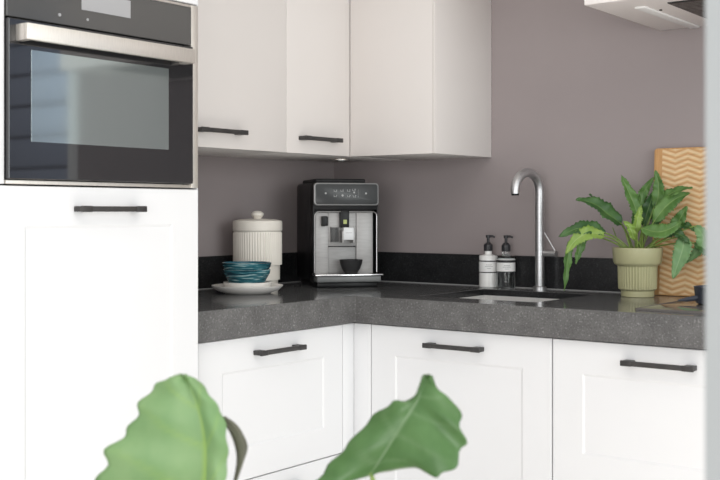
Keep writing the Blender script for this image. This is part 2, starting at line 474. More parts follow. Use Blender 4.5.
ox = lambda y: y - TY0          # world y -> local x of the tower
oven = thing('built_in_oven', 'black glass compact oven with steel bar handle built into the white tower', 'oven', (TX, TY0, 0), PI / 2)
x0, x1, xr = ox(-1.853), ox(-1.3205), ox(-1.2962)
fr = MB()
fr.box(x1 + 0.0008, xr, -0.004, 0.02, 1.2325, 1.6878, 0, 0.0012)
fr.box(x0, x1, -0.003, 0.02, 1.2325, 1.2405, 0, 0.001)
fr.box(x0, x1, -0.003, 0.02, 1.6815, 1.6878, 0, 0.001)
fr.build('steel_frame', M['steel_warm'], oven)
MB().box(x0 + 0.005, x1, 0.022, 0.55, 1.236, 1.685).build('oven_body', M['black_matt'], oven)
cp = MB().box(x0, x1, -0.005, 0.021, 1.586, 1.681, 0, 0.0015).build('control_panel', M['oven_panel'], oven, smooth=False)
MB().box(ox(-1.6585), ox(-1.5164), -0.0058, -0.0045, 1.627, 1.668).build('display', M['display'], cp)
for (yy, rr) in ((-1.6418, 0.0032), (-1.7183, 0.0038)):
    MB().lathe([(0, 0), (rr, 0), (rr, 0.0015), (0, 0.0015)], 12, mtx=Matrix.Translation((ox(yy), -0.005, 1.6065)) @ Matrix.Rotation(PI / 2, 4, 'X')).build('sensor_button', M['display'], cp)
dr = MB().box(x0, x1, -0.012, 0.021, 1.2425, 1.582, 0, 0.002).build('oven_door', M['oven_glass'], oven, smooth=False)
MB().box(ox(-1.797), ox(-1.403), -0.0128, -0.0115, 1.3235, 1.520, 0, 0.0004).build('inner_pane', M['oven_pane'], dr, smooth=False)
hb = MB()
ha, hz = ox(-1.8362), ox(-1.352)
hb.box(ha, hz, -0.052, -0.040, 1.5345, 1.5695, 0, 0.002)
hb.box(ha, ha + 0.018, -0.041, -0.0118, 1.5345, 1.5695, 0, 0.0015)
hb.box(hz - 0.018, hz, -0.041, -0.0118, 1.5345, 1.5695, 0, 0.0015)
hb.build('handle', M['steel_warm'], dr)

# ------------------------------------------------------------------ upper cabinets
UZ0, UZ1 = 1.357, 2.09
def upper(label, loc, rz, w, cx0, cx1, depth, hx=None, dx1=None, side=False):
    t = thing('wall_cabinet', label, 'wall cabinet', loc, rz)
    MB().box(cx0, cx1, DT + 0.0005, depth, UZ0 + 0.0005, UZ1, 0, 0.0008).build('carcass', M['upper_under'], t)
    d = MB().box(0.0006, (dx1 or w) - 0.0006, 0, DT, UZ0, UZ1, 0, 0.0008).build('door', M['upper'], t)
    if hx is not None:
        handle_mb(hx, 1.405).build('handle', M['gunmetal'], d)
    if side:
        MB().box(w - 0.010, w, 0.0, depth, UZ0, UZ1, 0, 0.001).build('end_panel', M['upper'], t)
    return t
# front face of the left run at x = .347, of the right run at y = -.347
upper('off-white wall cabinet with one bar handle directly beside the oven tower', (0.347, -1.2685, 0), PI / 2, 0.601, 0.001, 0.600, 0.346, -0.967 + 1.2685)
upper('off-white corner wall cabinet with a bar handle, left of the handleless one', (0.347, -0.6675, 0), PI / 2, 0.3195, 0.001, 0.6660, 0.346, -0.518 + 0.6675, dx1=0.3203)
upper('off-white handleless wall cabinet above the coffee machine with a bare end panel', (0.3472, -0.347, 0), 0, 0.3398, 0.001, 0.3292, 0.346, None, dx1=0.3300, side=True)
# small round downlight under the corner cabinet
sp = thing('under_cabinet_spotlight', 'small round lit spotlight under the corner wall cabinet', 'spotlight', (0.185, -0.195, UZ0))
MB().lathe([(0.026, 0.0), (0.032, 0.0), (0.032, -0.004), (0.026, -0.006), (0.024, -0.003), (0.026, 0.0)], 32).build('ring', M['steel'], sp, recalc=True)
MB().lathe([(0, -0.0035), (0.0245, -0.0035), (0.0245, -0.0005), (0, -0.0005)], 32).build('lens', M['spot_lens'], sp, recalc=True)

# ------------------------------------------------------------------ worktop, upstand, sink
CZ0, CZ1 = 0.841, 0.92
CX1 = 2.44
xs = [0.002, 0.587, 0.735, 1.125, CX1]
ys = [-1.2885, -0.6295, -0.50, -0.13, -0.002]
def filled(i, j):
    if j == 0: return i == 0
    if i == 2 and j == 2: return False
    return True
def matfn(n, c):
    if n.z > 0.5: return 0
    if n.z < -0.5: return 1
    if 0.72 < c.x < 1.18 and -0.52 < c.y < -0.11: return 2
    return 1
wt = slab(xs, ys, filled, CZ0, CZ1, matfn).build('worktop', [M['stone_top'], M['stone_front'], M['stone_splash']], smooth=False)
tag(wt, 'thick speckled dark grey stone worktop running round the corner', 'worktop')
bv = wt.modifiers.new('edge', 'BEVEL'); bv.width = 0.002; bv.segments = 2; bv.limit_method = 'ANGLE'; bv.harden_normals = False

M['sealant'] = principled('sealant', (0.42, 0.42, 0.42), 0.5)
xs2 = [0.0015, 0.0165, CX1]; ys2 = [-1.2885, -0.0165, -0.0015]
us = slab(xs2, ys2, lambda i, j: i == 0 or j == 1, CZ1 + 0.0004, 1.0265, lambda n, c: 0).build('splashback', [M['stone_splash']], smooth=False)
tag(us, 'low black speckled stone upstand along both walls behind the worktop', 'splashback')
MB().box(0.0166, 0.019, -1.2885, -0.019, CZ1 + 0.0003, CZ1 + 0.0025).box(0.0166, CX1, -0.019, -0.0166, CZ1 + 0.0003, CZ1 + 0.0025).build('sealant', M['sealant'], us)
bv = us.modifiers.new('edge', 'BEVEL'); bv.width = 0.0012; bv.segments = 2; bv.limit_method = 'ANGLE'

sk = thing('sink', 'stainless steel undermount sink bowl set in the worktop below the tap', 'sink', (0.930, -0.315, 0.70))
b = MB()
hx_, hy_ = 0.193, 0.183
T, B = 0.200, 0.02
b.box(-hx_, -hx_ + 0.002, -hy_, hy_, B, T).box(hx_ - 0.002, hx_, -hy_, hy_, B, T)
b.box(-hx_, hx_, -hy_, -hy_ + 0.002, B, T).box(-hx_, hx_, hy_ - 0.002, hy_, B, T)
b.box(-hx_, hx_, -hy_, hy_, B - 0.002, B)
b.build('bowl', M['sink_steel'], sk)
MB().lathe([(0, B), (0.04, B), (0.045, B + 0.003), (0.04, B + 0.0015), (0, B + 0.001)], 32).build('drain', M['chrome'], sk, recalc=True)

# tap
tp = thing('tap', 'brushed steel high arched kitchen tap standing behind the sink', 'tap', (0.903, -0.062, CZ1))
MB().lathe([(0, 0), (0.0215, 0), (0.0215, 0.010), (0.0165, 0.013), (0, 0.013)], 32).build('base', M['tap_steel'], tp)
R_ = 0.060
pts = [(0, 0, 0.012), (0, 0, 0.10), (0, 0, 0.20), (0, 0, 0.318)]
dvec = Vector((-0.20, -0.98, 0)).normalized()
for k in range(1, 19):
    a = PI * 1.04 * k / 18
    q = dvec * (R_ - R_ * math.cos(a))
    pts.append((q.x, q.y, 0.318 + R_ * math.sin(a)))
MB().tube(pts, 0.0145, 24).build('spout', M['tap_steel'], tp)
e = Vector(pts[-1]); dd = (Vector(pts[-1]) - Vector(pts[-2])).normalized()
MB().tube([e, e + dd * 0.006], 0.0120, 24).build('nozzle', M['black'], tp)
lv = MB().tube([(0.011, 0.002, 0.118), (0.062, -0.004, 0.118)], 0.0105, 20)
lv.tube([(0.059, -0.004, 0.124), (0.042, -0.006, 0.152), (0.022, -0.010, 0.186)], [0.0026, 0.0024, 0.0020], 10)
lv.build('lever', M['tap_steel'], tp)

# ------------------------------------------------------------------ soap dispensers
def soap(label, loc, rz, body_mat, clear):
    t = thing('soap_dispenser', label, 'soap dispenser', loc, rz)
    t.scale = (1.03, 1.03, 1.04)
    prof = [(0, 0), (0.027, 0), (0.0295, 0.003), (0.0295, 0.099), (0.0283, 0.1025), (0.016, 0.1045), (0.0115, 0.107), (0.0115, 0.122), (0, 0.122)]
    MB().lathe(prof, 40).build('bottle', body_mat, t)
    r = 0.0299
    lab = MB()
    if clear:
        lab.lathe([(0.0293, 0.052), (r, 0.052), (r, 0.092), (0.0293, 0.092)], 40, 0)
        lab.lathe([(0.0293, 0.082), (r + 0.0003, 0.082), (r + 0.0003, 0.090), (0.0293, 0.090)], 40, 1)
        lab.lathe([(0.0293, 0.052), (r + 0.0003, 0.052), (r + 0.0003, 0.054), (0.0293, 0.054)], 40, 1)
    else:
        lab.lathe([(0.0293, 0.050), (r, 0.050), (r, 0.083), (0.0293, 0.083)], 40, 0)
        lab.lathe([(0.0293, 0.083), (r + 0.0003, 0.083), (r + 0.0003, 0.0868), (0.0293, 0.0868)], 40, 1)
        lab.lathe([(0.0293, 0.0475), (r + 0.0003, 0.0475), (r + 0.0003, 0.0505), (0.0293, 0.0505)], 40, 1)
    # faint grey lines of print on the front of the label
    for i, (zz, ww) in enumerate(((0.073, 0.020), (0.068, 0.026), (0.062, 0.014))):
        a0 = -PI / 2
        for k in range(6):
            a = a0 + (k - 2.5) / 6 * ww / r
            p = Matrix.Rotation(a + PI / 2, 4, 'Z')
            lab.box(-ww / 13, ww / 13, -r - 0.0004, -r + 0.001, zz - 0.0009, zz + 0.0009, 2, mtx=p)
    lab.build('label', [M['soap_label'], M['label_ink'], M['label_grey']], t, recalc=True)
    pm = MB().lathe([(0, 0.117), (0.0140, 0.117), (0.0145, 0.119), (0.0145, 0.136), (0.009, 0.143), (0.0045, 0.145), (0.0045, 0.158), (0.0075, 0.159), (0.0078, 0.168), (0, 0.169)], 28)
    pm.tube([(0, 0, 0.164), (0.014, -0.001, 0.1645), (0.022, -0.0015, 0.161)], [0.0042, 0.0036, 0.003], 10)
    pm.build('pump', M['pump'], t)
    return t
soap('milky white soap bottle with black pump, the one further from the tap', (0.7040, -0.0510, CZ1), 0.62, M['soap_white'], False)
soap('clear glass soap bottle with white label and black pump, nearer the tap', (0.7720, -0.0505, CZ1), 0.62, M['soap_clear'], True)

# ------------------------------------------------------------------ coffee machine
MROT = math.radians(52)
mc = thing('coffee_machine', 'black and silver espresso machine standing in the corner of the worktop', 'coffee machine', (0.3190, -0.3326, CZ1), MROT)
# local: x right, -y out to the viewer, z up, front face at y = 0
bd = MB()
bd.box(-0.112, 0.112, 0.036, 0.285, 0.016, 0.352, 0, 0.012, 3)
bd.box(-0.112, -0.1085, 0.002, 0.05, 0.016, 0.345, 0, 0.001)
bd.box(0.1085, 0.112, 0.002, 0.05, 0.016, 0.345, 0, 0.001)
bd.box(-0.112, 0.112, 0.002, 0.05, 0.2585, 0.347, 0, 0.003)
bd.box(-0.103, 0.103, -0.020, 0.25, 0.0, 0.018, 0, 0.003)
bd.build('body', M['black'], mc)
MB().box(-0.098, 0.078, 0.035, 0.25, 0.350, 0.3645, 0, 0.006, 3).build('hopper_lid', M['black_matt'], mc)
def rrect(xa, xb, za, zb, r, n=6, corners=(1, 1, 1, 1)):
    out = []
    for (cx, cz, a0, on) in ((xb - r, zb - r, 0, corners[0]), (xa + r, zb - r, PI / 2, corners[1]), (xa + r, za + r, PI, corners[2]), (xb - r, za + r, 3 * PI / 2, corners[3])):
        if on:
            out += [(cx + r * math.cos(a0 + PI / 2 * k / n), cz + r * math.sin(a0 + PI / 2 * k / n)) for k in range(n + 1)]
        else:
            out.append((cx + (r if a0 in (0, 3 * PI / 2) else -r), cz + (r if a0 in (0, PI / 2) else -r)))
    return out
hp = MB().prism_xz(rrect(-0.1125, 0.1115, 0.2735, 0.350, 0.012), -0.012, 0.004, 0, 0.003).build('control_panel', M['machine_frame'], mc)
MB().prism_xz(rrect(-0.1075, 0.1065, 0.2785, 0.3455, 0.009), -0.0138, -0.011, 0, 0.0006).build('touch_panel', M['machine_panel'], hp)
def icon_dot(x, z, r=0.0028):
    MB().lathe([(0, 0), (r, 0), (r, 0.0006), (0, 0.0006)], 10, mtx=Matrix.Translation((x, -0.0138, z)) @ Matrix.Rotation(PI / 2, 4, 'X')).build('touch_icon', M['icon'], hp)
def icon_cup(x, z, s=1.0):
    ic = MB()
    ic.box(x - 0.005 * s, x + 0.005 * s, -0.0143, -0.0138, z - 0.004 * s, z - 0.003 * s)
    ic.box(x - 0.005 * s, x - 0.004 * s, -0.0143, -0.0138, z - 0.004 * s, z + 0.003 * s)
    ic.box(x + 0.003 * s, x + 0.004 * s, -0.0143, -0.0138, z - 0.004 * s, z + 0.003 * s)
    ic.box(x + 0.004 * s, x + 0.0065 * s, -0.0143, -0.0138, z + 0.001 * s, z + 0.002 * s)
    ic.build('touch_icon', M['icon'], hp)
icon_dot(-0.073, 0.3145, 0.0033); icon_dot(0.066, 0.3145, 0.0033); icon_dot(-0.015, 0.3075, 0.0038); icon_dot(0.025, 0.3175, 0.003)
for (x, z) in ((-0.040, 0.3235), (-0.017, 0.3245), (0.006, 0.3245), (0.024, 0.3265), (-0.040, 0.3065), (0.006, 0.306), (0.026, 0.3055)):
    icon_cup(x, z)
MB().box(0.0385, 0.0391, -0.0143, -0.0138, 0.302, 0.328).build('touch_icon', M['icon'], hp)
# chrome outline of the brewing bay
arch = [(-0.1075, 0.049), (-0.1075, 0.235)] + [(-0.0925 - 0.015 * math.cos(a), 0.238 + 0.015 * math.sin(a)) for a in (0.0, 0.4, 0.8, 1.2, PI / 2)] \
     + [(0.0925 + 0.015 * math.sin(a), 0.238 + 0.015 * math.cos(a)) for a in (0.0, 0.4, 0.8, 1.2, PI / 2)] + [(0.1075, 0.235), (0.1075, 0.049)]
MB().tube([(x, 0.0005, z) for x, z in arch], 0.0017, 8).build('bay_trim', M['bay_chrome'], mc)
bay = MB()
bay.box(-0.1015, -0.057, 0.018, 0.04, 0.045, 0.2505, 0, 0.001)
bay.box(0.041, 0.0985, 0.018, 0.04, 0.045, 0.2505, 0, 0.001)
bay.box(-0.056, 0.040, 0.024, 0.04, 0.045, 0.134, 1, 0.001)
bay.box(-0.056, 0.040, 0.021, 0.04, 0.137, 0.2505, 0, 0.001)
bay.build('brewing_bay', [M['machine_silver'], M['machine_silver_mid']], mc)
MB().box(-0.082, -0.064, -0.004, 0.020, 0.205, 0.238, 0, 0.002).box(-0.066, -0.0625, -0.002, 0.019, 0.207, 0.236, 0, 0.001).build('steam_nozzle', M['black'], mc)
sp_ = MB().box(-0.019, 0.011, -0.004, 0.022, 0.1995, 0.2580, 0, 0.003)
sp_.box(-0.050, -0.023, 0.010, 0.022, 0.150, 0.202, 1, 0.001)
for k in range(6):
    sp_.box(-0.0492 + k * 0.0045, -0.0472 + k * 0.0045, 0.007, 0.011, 0.152, 0.200, 0)
spo = sp_.build('spout_column', [M['black'], M['machine_silver_mid']], mc)
MB().box(-0.010, 0.002, -0.0046, -0.0036, 0.212, 0.226).build('sticker', M['sticker'], spo)
cs = MB().box(-0.013, 0.023, -0.020, 0.020, 0.158, 0.2005, 0, 0.003)
cs.box(-0.017, -0.010, -0.018, 0.018, 0.148, 0.190, 1, 0.001).box(0.021, 0.027, -0.018, 0.018, 0.148, 0.190, 1, 0.001)
cs.box(-0.006, 0.016, -0.0206, -0.0196, 0.1815, 0.1832, 2)
cs.build('coffee_spout', [M['spout_white'], M['machine_silver'], M['label_grey']], mc)
tr = MB().box(-0.110, 0.110, -0.048, 0.022, 0.0185, 0.040, 0, 0.005, 3).build('drip_tray', M['tray_front'], mc)
MB().box(-0.1165, 0.1165, -0.053, 0.020, 0.0395, 0.0455, 0, 0.002).build('tray_grid', M['chrome'], tr)

cup = tag(MB().lathe([(0, 0), (0.021, 0), (0.022, 0.004), (0.030, 0.016), (0.0365, 0.034), (0.0385, 0.047), (0.0365, 0.047), (0.034, 0.034), (0.027, 0.014), (0, 0.008)], 36)
          .build('espresso_cup', M['black_matt']), 'small black handleless cup standing on the coffee machine drip tray', 'cup')
v = Matrix.Rotation(MROT, 4, 'Z') @ Vector((0.012, -0.0225, 0))
cup.location = (0.3190 + v.x, -0.3326 + v.y, CZ1 + 0.0458)

# ------------------------------------------------------------------ plates, bowls, canister
px_, py_ = 0.2489, -0.7387
pl = tag(MB().lathe([(0, 0), (0.070, 0), (0.074, 0.002), (0.098, 0.011), (0.109, 0.0215), (0.1105, 0.025), (0.108, 0.0255), (0.097, 0.016), (0.072, 0.009), (0, 0.009)], 64)
         .build('plate', M['plate']), 'larger white ceramic plate lying on the worktop under the small plate', 'plate')
pl.location = (px_, py_, CZ1 + 0.0002)
p2 = tag(MB().lathe([(0, 0), (0.060, 0), (0.066, 0.003), (0.0735, 0.020), (0.0745, 0.026), (0.0725, 0.026), (0.062, 0.009), (0, 0.009)], 64)
         .build('plate', M['plate']), 'smaller white plate between the large plate and the teal bowls', 'plate')
p2.location = (px_, py_, CZ1 + 0.0096)
bp = [(0, 0), (0.044, 0), (0.049, 0.004), (0.058, 0.018), (0.066, 0.034), (0.0715, 0.043), (0.0735, 0.055), (0.0715, 0.0555), (0.068, 0.043), (0.055, 0.019), (0.045, 0.008), (0, 0.006)]
def bowl(label, z, s):
    m = [0] * 6 + [2] + [1] * 4
    o = MB().lathe([(r * s, zz) for r, zz in bp], 64, mats=m).build('bowl', [M['bowl'], M['bowl_in'], M['bowl_rim']])
    o.location = (px_ - 0.002, py_ - 0.001, z)
    o.rotation_euler = (0, 0, random.random() * 6)
    return tag(o, label, 'bowl')
bowl('lower teal brushed bowl of the stack, on the small white plate', CZ1 + 0.0192, 1.0)
bowl('upper teal brushed bowl of the stack, sitting inside the other bowl', CZ1 + 0.0405, 1.035)

cn = thing('storage_canister', 'cream ribbed ceramic canister with knobbed lid behind the teal bowls', 'canister', (0.1305, -0.5649, CZ1))
MB().lathe([(0, 0), (0.066, 0), (0.0675, 0.002), (0.0675, 0.074), (0.0700, 0.078), (0.079, 0.0785), (0.080, 0.081, 1), (0.080, 0.183, 1), (0.0785, 0.186), (0.0785, 0.189), (0.074, 0.189), (0.074, 0.03), (0, 0.03)], 360, ribs=(56, 0.0030)).build('jar', M['ceramic'], cn)
ld = MB().lathe([(0, 0.190), (0.080, 0.190), (0.0815, 0.192), (0.0815, 0.219), (0.079, 0.2235), (0.060, 0.228), (0.02, 0.230), (0, 0.230)], 64).build('lid', M['ceramic'], cn)
MB().lathe([(0, 0.2295), (0.013, 0.2295), (0.0125, 0.2325), (0.0165, 0.236), (0.0205, 0.2415), (0.0205, 0.2465), (0.0165, 0.252), (0.009, 0.2555), (0, 0.2565)], 32).build('knob', M['ceramic'], ld)

# ------------------------------------------------------------------ cutting board
cbd = thing('cutting_board', 'tall wooden cutting board with zigzag inlay leaning on the wall behind the plant', 'cutting board', (1.275, -0.052, CZ1 + 0.001))
tilt = math.atan2(0.028, 0.445)
poly = rrect(0.0, 0.30, 0.0, 0.446, 0.010)
b = MB().prism_xz(poly, 0.0, 0.020, 0, 0.0015)
b.prism_xz([(0.026, 0.0045), (0.274, 0.0045), (0.274, 0.4415), (0.026, 0.4415)], -0.0005, 0.004, 1)
bo = b.build('board', [M['board_edge'], M['chevron']], cbd)
bo.rotation_euler = (-tilt, 0, 0)

# ------------------------------------------------------------------ leaves
def smooth_rows(rows, n):
    """Catmull-Rom through the rows (tuples of Vectors)"""
    out = []
    m = len(rows)
    for i in range(m - 1):
        p0, p1, p2, p3 = rows[max(i - 1, 0)], rows[i], rows[i + 1], rows[min(i + 2, m - 1)]
        for k in range(n):
            t = k / n
            out.append(tuple(0.5 * ((2 * b) + (c - a) * t + (2 * a - 5 * b + 4 * c - d) * t * t + (3 * b - a - 3 * c + d) * t ** 3) for a, b, c, d in zip(p0, p1, p2, p3)))
    out.append(rows[-1])
    return out

def leaf_from_grid(name, grid, veins, mat, parent, thick=0.0006, side_every=4):
    """grid[row][col] of Vectors; middle column is the midrib"""
    bm = bmesh.new()
    lay = bm.verts.layers.float.new('vein')
    vs = [[bm.verts.new(p) for p in row] for row in grid]
    nc = len(grid[0])
    mid = nc // 2
    for i, row in enumerate(vs):
        for j, v in enumerate(row):
            v[lay] = veins(i / (len(vs) - 1), (j - mid) / mid)
    for i in range(len(vs) - 1):
        for j in range(nc - 1):
            bm.faces.new((vs[i][j], vs[i][j + 1], vs[i + 1][j + 1], vs[i + 1][j]))
    bmesh.ops.remove_doubles(bm, verts=list(bm.verts), dist=1e-5)
    for f in bm.faces: f.smooth = True
    me = bpy.data.meshes.new(name); bm.to_mesh(me); bm.free()
    me.materials.append(mat)
    o = bpy.data.objects.new(name, me); COL.objects.link(o); o.parent = parent
    so_ = o.modifiers.new('thickness', 'SOLIDIFY'); so_.thickness = thick; so_.offset = 0
    return o

def plain_vein(t, u):
    return max(0.0, 1 - abs(u) * 7) * 0.9

# potted plant: local axes are x right, y away, z up as seen from the room
YAW = math.radians(37.385)
pp = thing('potted_plant', 'leafy green plant in a ribbed sage green pot on the worktop', 'potted plant', (1.2667, -0.1320, CZ1 + 0.0002), YAW)
pot = MB().lathe([(0, 0), (0.047, 0), (0.0485, 0.002), (0.0485, 0.018), (0.052, 0.021), (0.0555, 0.024, 1), (0.0575, 0.088, 1), (0.0585, 0.092), (0.067, 0.097), (0.0705, 0.103), (0.0735, 0.140), (0.0735, 0.145), (0.0715, 0.1465), (0.069, 0.145), (0.067, 0.125), (0, 0.125)], 288, ribs=(40, 0.0032)).build('pot', M['pot'], pp)
sl = MB().lathe([(0, 0.131), (0.066, 0.129), (0.066, 0.126), (0, 0.126)], 40).build('soil', M['soil'], pp)

def P(px, py, y):
    """leaf point measured across, up and away; kept clear of the board and wall behind"""
    x = (px - 638.5) * 3.28 / 1097.8
    if x > 0:
        y = min(y, (0.040 - 0.607 * x) / 0.795)
    k = (3.28 + y) / 1097.8
    return Vector(((px - 638.5) * k, y, 1.174 - (py - 211.4) * k - CZ1))

def blade(ctrl, width, mat, fold=0.25, serr=0.10, up=(0, -0.4, 1), tipbias=0.72, petiole=True, roll=0.0):
    """ctrl: points along the leaf: stalk foot, blade start, ..., tip"""
    pts = [Vector(c) for c in ctrl]
    foot, blade_pts = pts[0], pts[1:]
    st = MB()
    n = 10
    a, c = foot, blade_pts[0]
    mid_ = (a + c) / 2 + Vector((0, 0, 0.012))
    path = [a * (1 - t) ** 2 + mid_ * 2 * t * (1 - t) + c * t * t for t in [k / n for k in range(n + 1)]]
    rows = smooth_rows([(p,) for p in blade_pts], 12 if len(blade_pts) < 4 else 9)
    line = [r[0] for r in rows]
    N_ = len(line)
    grid = []
    wob = random.uniform(0, 6)
    upv = Vector(up)
    for i, p in enumerate(line):
        t = i / (N_ - 1)
        tg = (line[min(i + 1, N_ - 1)] - line[max(i - 1, 0)]).normalized()
        sd_ = tg.cross(upv)
        if sd_.length < 0.05: sd_ = tg.cross(Vector((0, -1, 0)))
        sd_.normalize()
        nr = sd_.cross(tg).normalized()
        if roll:
            q = Matrix.Rotation(roll, 3, tg); sd_ = q @ sd_; nr = q @ nr
        w = width * 0.56 * (max(0.0, math.sin(PI * t ** tipbias)) ** 0.85) if 0 < t < 1 else 0.0
        if i == 0: w = 0.0015
        jag = 1 + serr * (1 if i % 2 else -1) * random.uniform(0.3, 1.7) if 0 < i < N_ - 1 else 1
        row = []
        for u in (-1, -0.7, -0.36, -0.1, 0, 0.1, 0.36, 0.7, 1):
            off = abs(u) * w * fold + (0.0035 * math.sin(i * 0.8 + u * 2 + wob) * abs(u))
            row.append(p + sd_ * (u * w * (jag if abs(u) == 1 else 1)) + nr * off)
        grid.append(row)
    lf = leaf_from_grid('leaf', grid, plain_vein, mat, pp)
    if petiole:
        st.tube(path + [line[2]], [0.0022] * (n + 1) + [0.0012], 8).build('stalk', M['stem'], lf)
    return lf

L_ = M
# left side
blade([P(634, 248, 0.0), P(621, 224, -0.02), P(606, 214, -0.03), P(592, 204, -0.035), P(574, 199.5, -0.035)], 0.052, M['leaf_dark'], 0.35, up=(0, -0.75, 0.65))
blade([P(633, 248, 0.01), P(624, 224, 0.02), P(613, 212, 0.02), P(602, 205, 0.02), P(592, 194, 0.02)], 0.03, M['leaf_dark'], 0.3, up=(0, -0.6, 0.8))
blade([P(628, 248, -0.02), P(602, 233, -0.05), P(588, 228, -0.06), P(571, 229, -0.07), P(553, 237, -0.075)], 0.040, M['leaf_dark'], 0.15, up=(0, -0.85, 0.5))
blade([P(626, 249, -0.03), P(600, 236, -0.06), P(584, 233, -0.075), P(570, 240, -0.08), P(559, 254, -0.085)], 0.038, M['leaf_lime'], 0.2, up=(0.2, -0.9, 0.45))
blade([P(625, 249, -0.02), P(568, 239, -0.045), P(565, 254, -0.05), P(563, 272, -0.05), P(561, 291, -0.05)], 0.022, M['leaf_mid'], 0.3, up=(0.3, -0.95, 0), petiole=False)
blade([P(626, 249, -0.01), P(584, 234, -0.04), P(579, 244, -0.042), P(575, 255, -0.045), P(573, 264, -0.045)], 0.022, M['leaf_mid'], 0.3, up=(0.2, -0.95, 0.1))
# upright
blade([P(637, 247, 0.01), P(641, 218, 0.015), P(636, 204, 0.015), P(629, 189, 0.01), P(622.5, 175, 0.005)], 0.034, M['leaf_mid'], 0.35, up=(0.25, -0.95, 0.1))
blade([P(637, 247, -0.02), P(633, 236, -0.03), P(635, 222, -0.035), P(637, 214, -0.03), P(640, 205, -0.03)], 0.024, M['leaf_lime'], 0.4, up=(0.2, -0.95, 0.1))
blade([P(641, 247, 0.02), P(647, 226, 0.03), P(650, 213, 0.035), P(653, 202, 0.035), P(656, 190, 0.035)], 0.034, M['leaf_dark'], 0.35, up=(-0.3, -0.9, 0.1))
blade([P(642, 247, 0.03), P(657, 208, 0.045), P(659.5, 195, 0.047), P(659.5, 183, 0.048), P(657, 170, 0.05)], 0.032, M['leaf_mid'], 0.35, up=(-0.4, -0.9, 0.1))
blade([P(640, 247, 0.03), P(643, 208, 0.045), P(646, 196, 0.05), P(650, 187, 0.05), P(656, 177, 0.05)], 0.026, M['leaf_mid'], 0.3, up=(-0.2, -0.9, 0.1))
# right side
blade([P(643, 247, -0.01), P(653, 222, -0.02), P(663, 208, -0.03), P(674, 199, -0.03), P(686, 193, -0.03)], 0.044, M['leaf_mid'], 0.25, up=(-0.35, -0.85, 0.35))
blade([P(644, 247, 0.02), P(656, 207, 0.02), P(664, 198, 0.02), P(675, 191, 0.02), P(688, 187.5, 0.02)], 0.032, M['leaf_mid'], 0.25, up=(-0.3, -0.7, 0.6))
blade([P(641, 248, -0.03), P(637, 228, -0.06), P(650, 232, -0.085), P(663, 229, -0.09), P(675, 221, -0.09)], 0.042, M['leaf_mid'], 0.2, up=(-0.1, -0.85, 0.5))
blade([P(646, 248, -0.01), P(671, 234, -0.03), P(675, 225, -0.03), P(679, 216, -0.03), P(683.5, 206, -0.03)], 0.036, M['leaf_mid'], 0.3, up=(-0.45, -0.85, 0.1))
blade([P(648, 248, -0.03), P(679, 236, -0.065), P(677, 248, -0.078), P(672, 262, -0.085), P(666, 279, -0.088)], 0.046, M['leaf_mint'], 0.22, up=(-0.2, -0.95, 0.15))
blade([P(650, 248, -0.01), P(690, 226, -0.03), P(697, 237, -0.035), P(693, 250, -0.04), P(681, 264, -0.045)], 0.034, M['leaf_mint'], 0.2, up=(-0.3, -0.9, 0.2))
blade([P(648, 249, 0.0), P(690, 243, 0.0), P(697, 248, 0.0), P(704, 256, 0.0), P(709, 268, 0.0)], 0.036, M['leaf_dark'], 0.2, up=(0.1, -0.9, 0.3))
blade([P(647, 248, 0.0), P(672, 231, -0.01), P(679, 226, -0.012), P(686, 227, -0.015), P(693, 233, -0.02)], 0.024, M['leaf_dark'], 0.2, up=(0.1, -0.8, 0.5))
blade([P(640, 248, -0.03), P(632, 240, -0.04), P(629, 232, -0.045), P(626, 226, -0.045), P(620, 221, -0.045)], 0.024, M['leaf_lime'], 0.3, up=(0.1, -0.95, 0.2))
blade([P(643, 248, 0.0), P(655, 226, 0.0), P(660, 216, 0.0), P(667, 209, 0.0), P(676, 204, 0.0)], 0.030, M['leaf_dark'], 0.3, up=(-0.3, -0.9, 0.2))
blade([P(639, 248, 0.02), P(636, 226, 0.03), P(641, 212, 0.03), P(645, 200, 0.03), P(647, 188, 0.03)], 0.026, M['leaf_mid'], 0.3, up=(0.1, -0.95, 0.1))
blade([P(646, 249, -0.04), P(660, 236, -0.06), P(668, 233, -0.07), P(676, 236, -0.08), P(683, 244, -0.085)], 0.026, M['leaf_dark'], 0.25, up=(0.0, -0.85, 0.5))
# short young stalks in the middle of the pot
ys_ = MB()
for k in range(14):
    a = random.uniform(0, 2 * PI); r = random.uniform(0.005, 0.045)
    x, y = r * math.cos(a), r * math.sin(a)
    ys_.tube([(x, y, 0.128), (x * 1.25, y * 1.25, 0.155), (x * 1.7, y * 1.6, 0.19 + random.uniform(-0.01, 0.02))], [0.0024, 0.002, 0.0013], 7)
ys_.build('stalk', M['stem'], pp)

# ------------------------------------------------------------------ hob, pan, cooker hood
hob = thing('hob', 'dark glass hob let into the worktop beside the cutting board', 'hob', (1.735, -0.33, CZ1))
MB().box(-0.288, 0.288, -0.23, 0.23, 0.0003, 0.005, 0, 0.001).build('glass', M['hob_glass'], hob)
MB().box(-0.290, -0.288, -0.232, 0.232, 0.0003, 0.006).box(0.288, 0.290, -0.232, 0.232, 0.0003, 0.006).box(-0.29, 0.29, -0.232, -0.23, 0.0003, 0.006).box(-0.29, 0.29, 0.23, 0.232, 0.0003, 0.006).build('edge_trim', M['hob_glass'], hob)
pan = thing('pan', 'dark blue-grey pan on the hob, mostly hidden by the white frame', 'pan', (1.595, -0.300, CZ1 + 0.0055), 0)
MB().lathe([(0, 0), (0.078, 0), (0.084, 0.004), (0.088, 0.044), (0.0895, 0.046), (0.086, 0.046), (0.081, 0.006), (0, 0.004)], 56).build('pan_body', M['pan'], pan)
hd = MB().tube([(-0.062, -0.052, 0.018), (-0.090, -0.060, 0.012), (-0.112, -0.070, 0.009)], [0.008, 0.006, 0.002], 12)
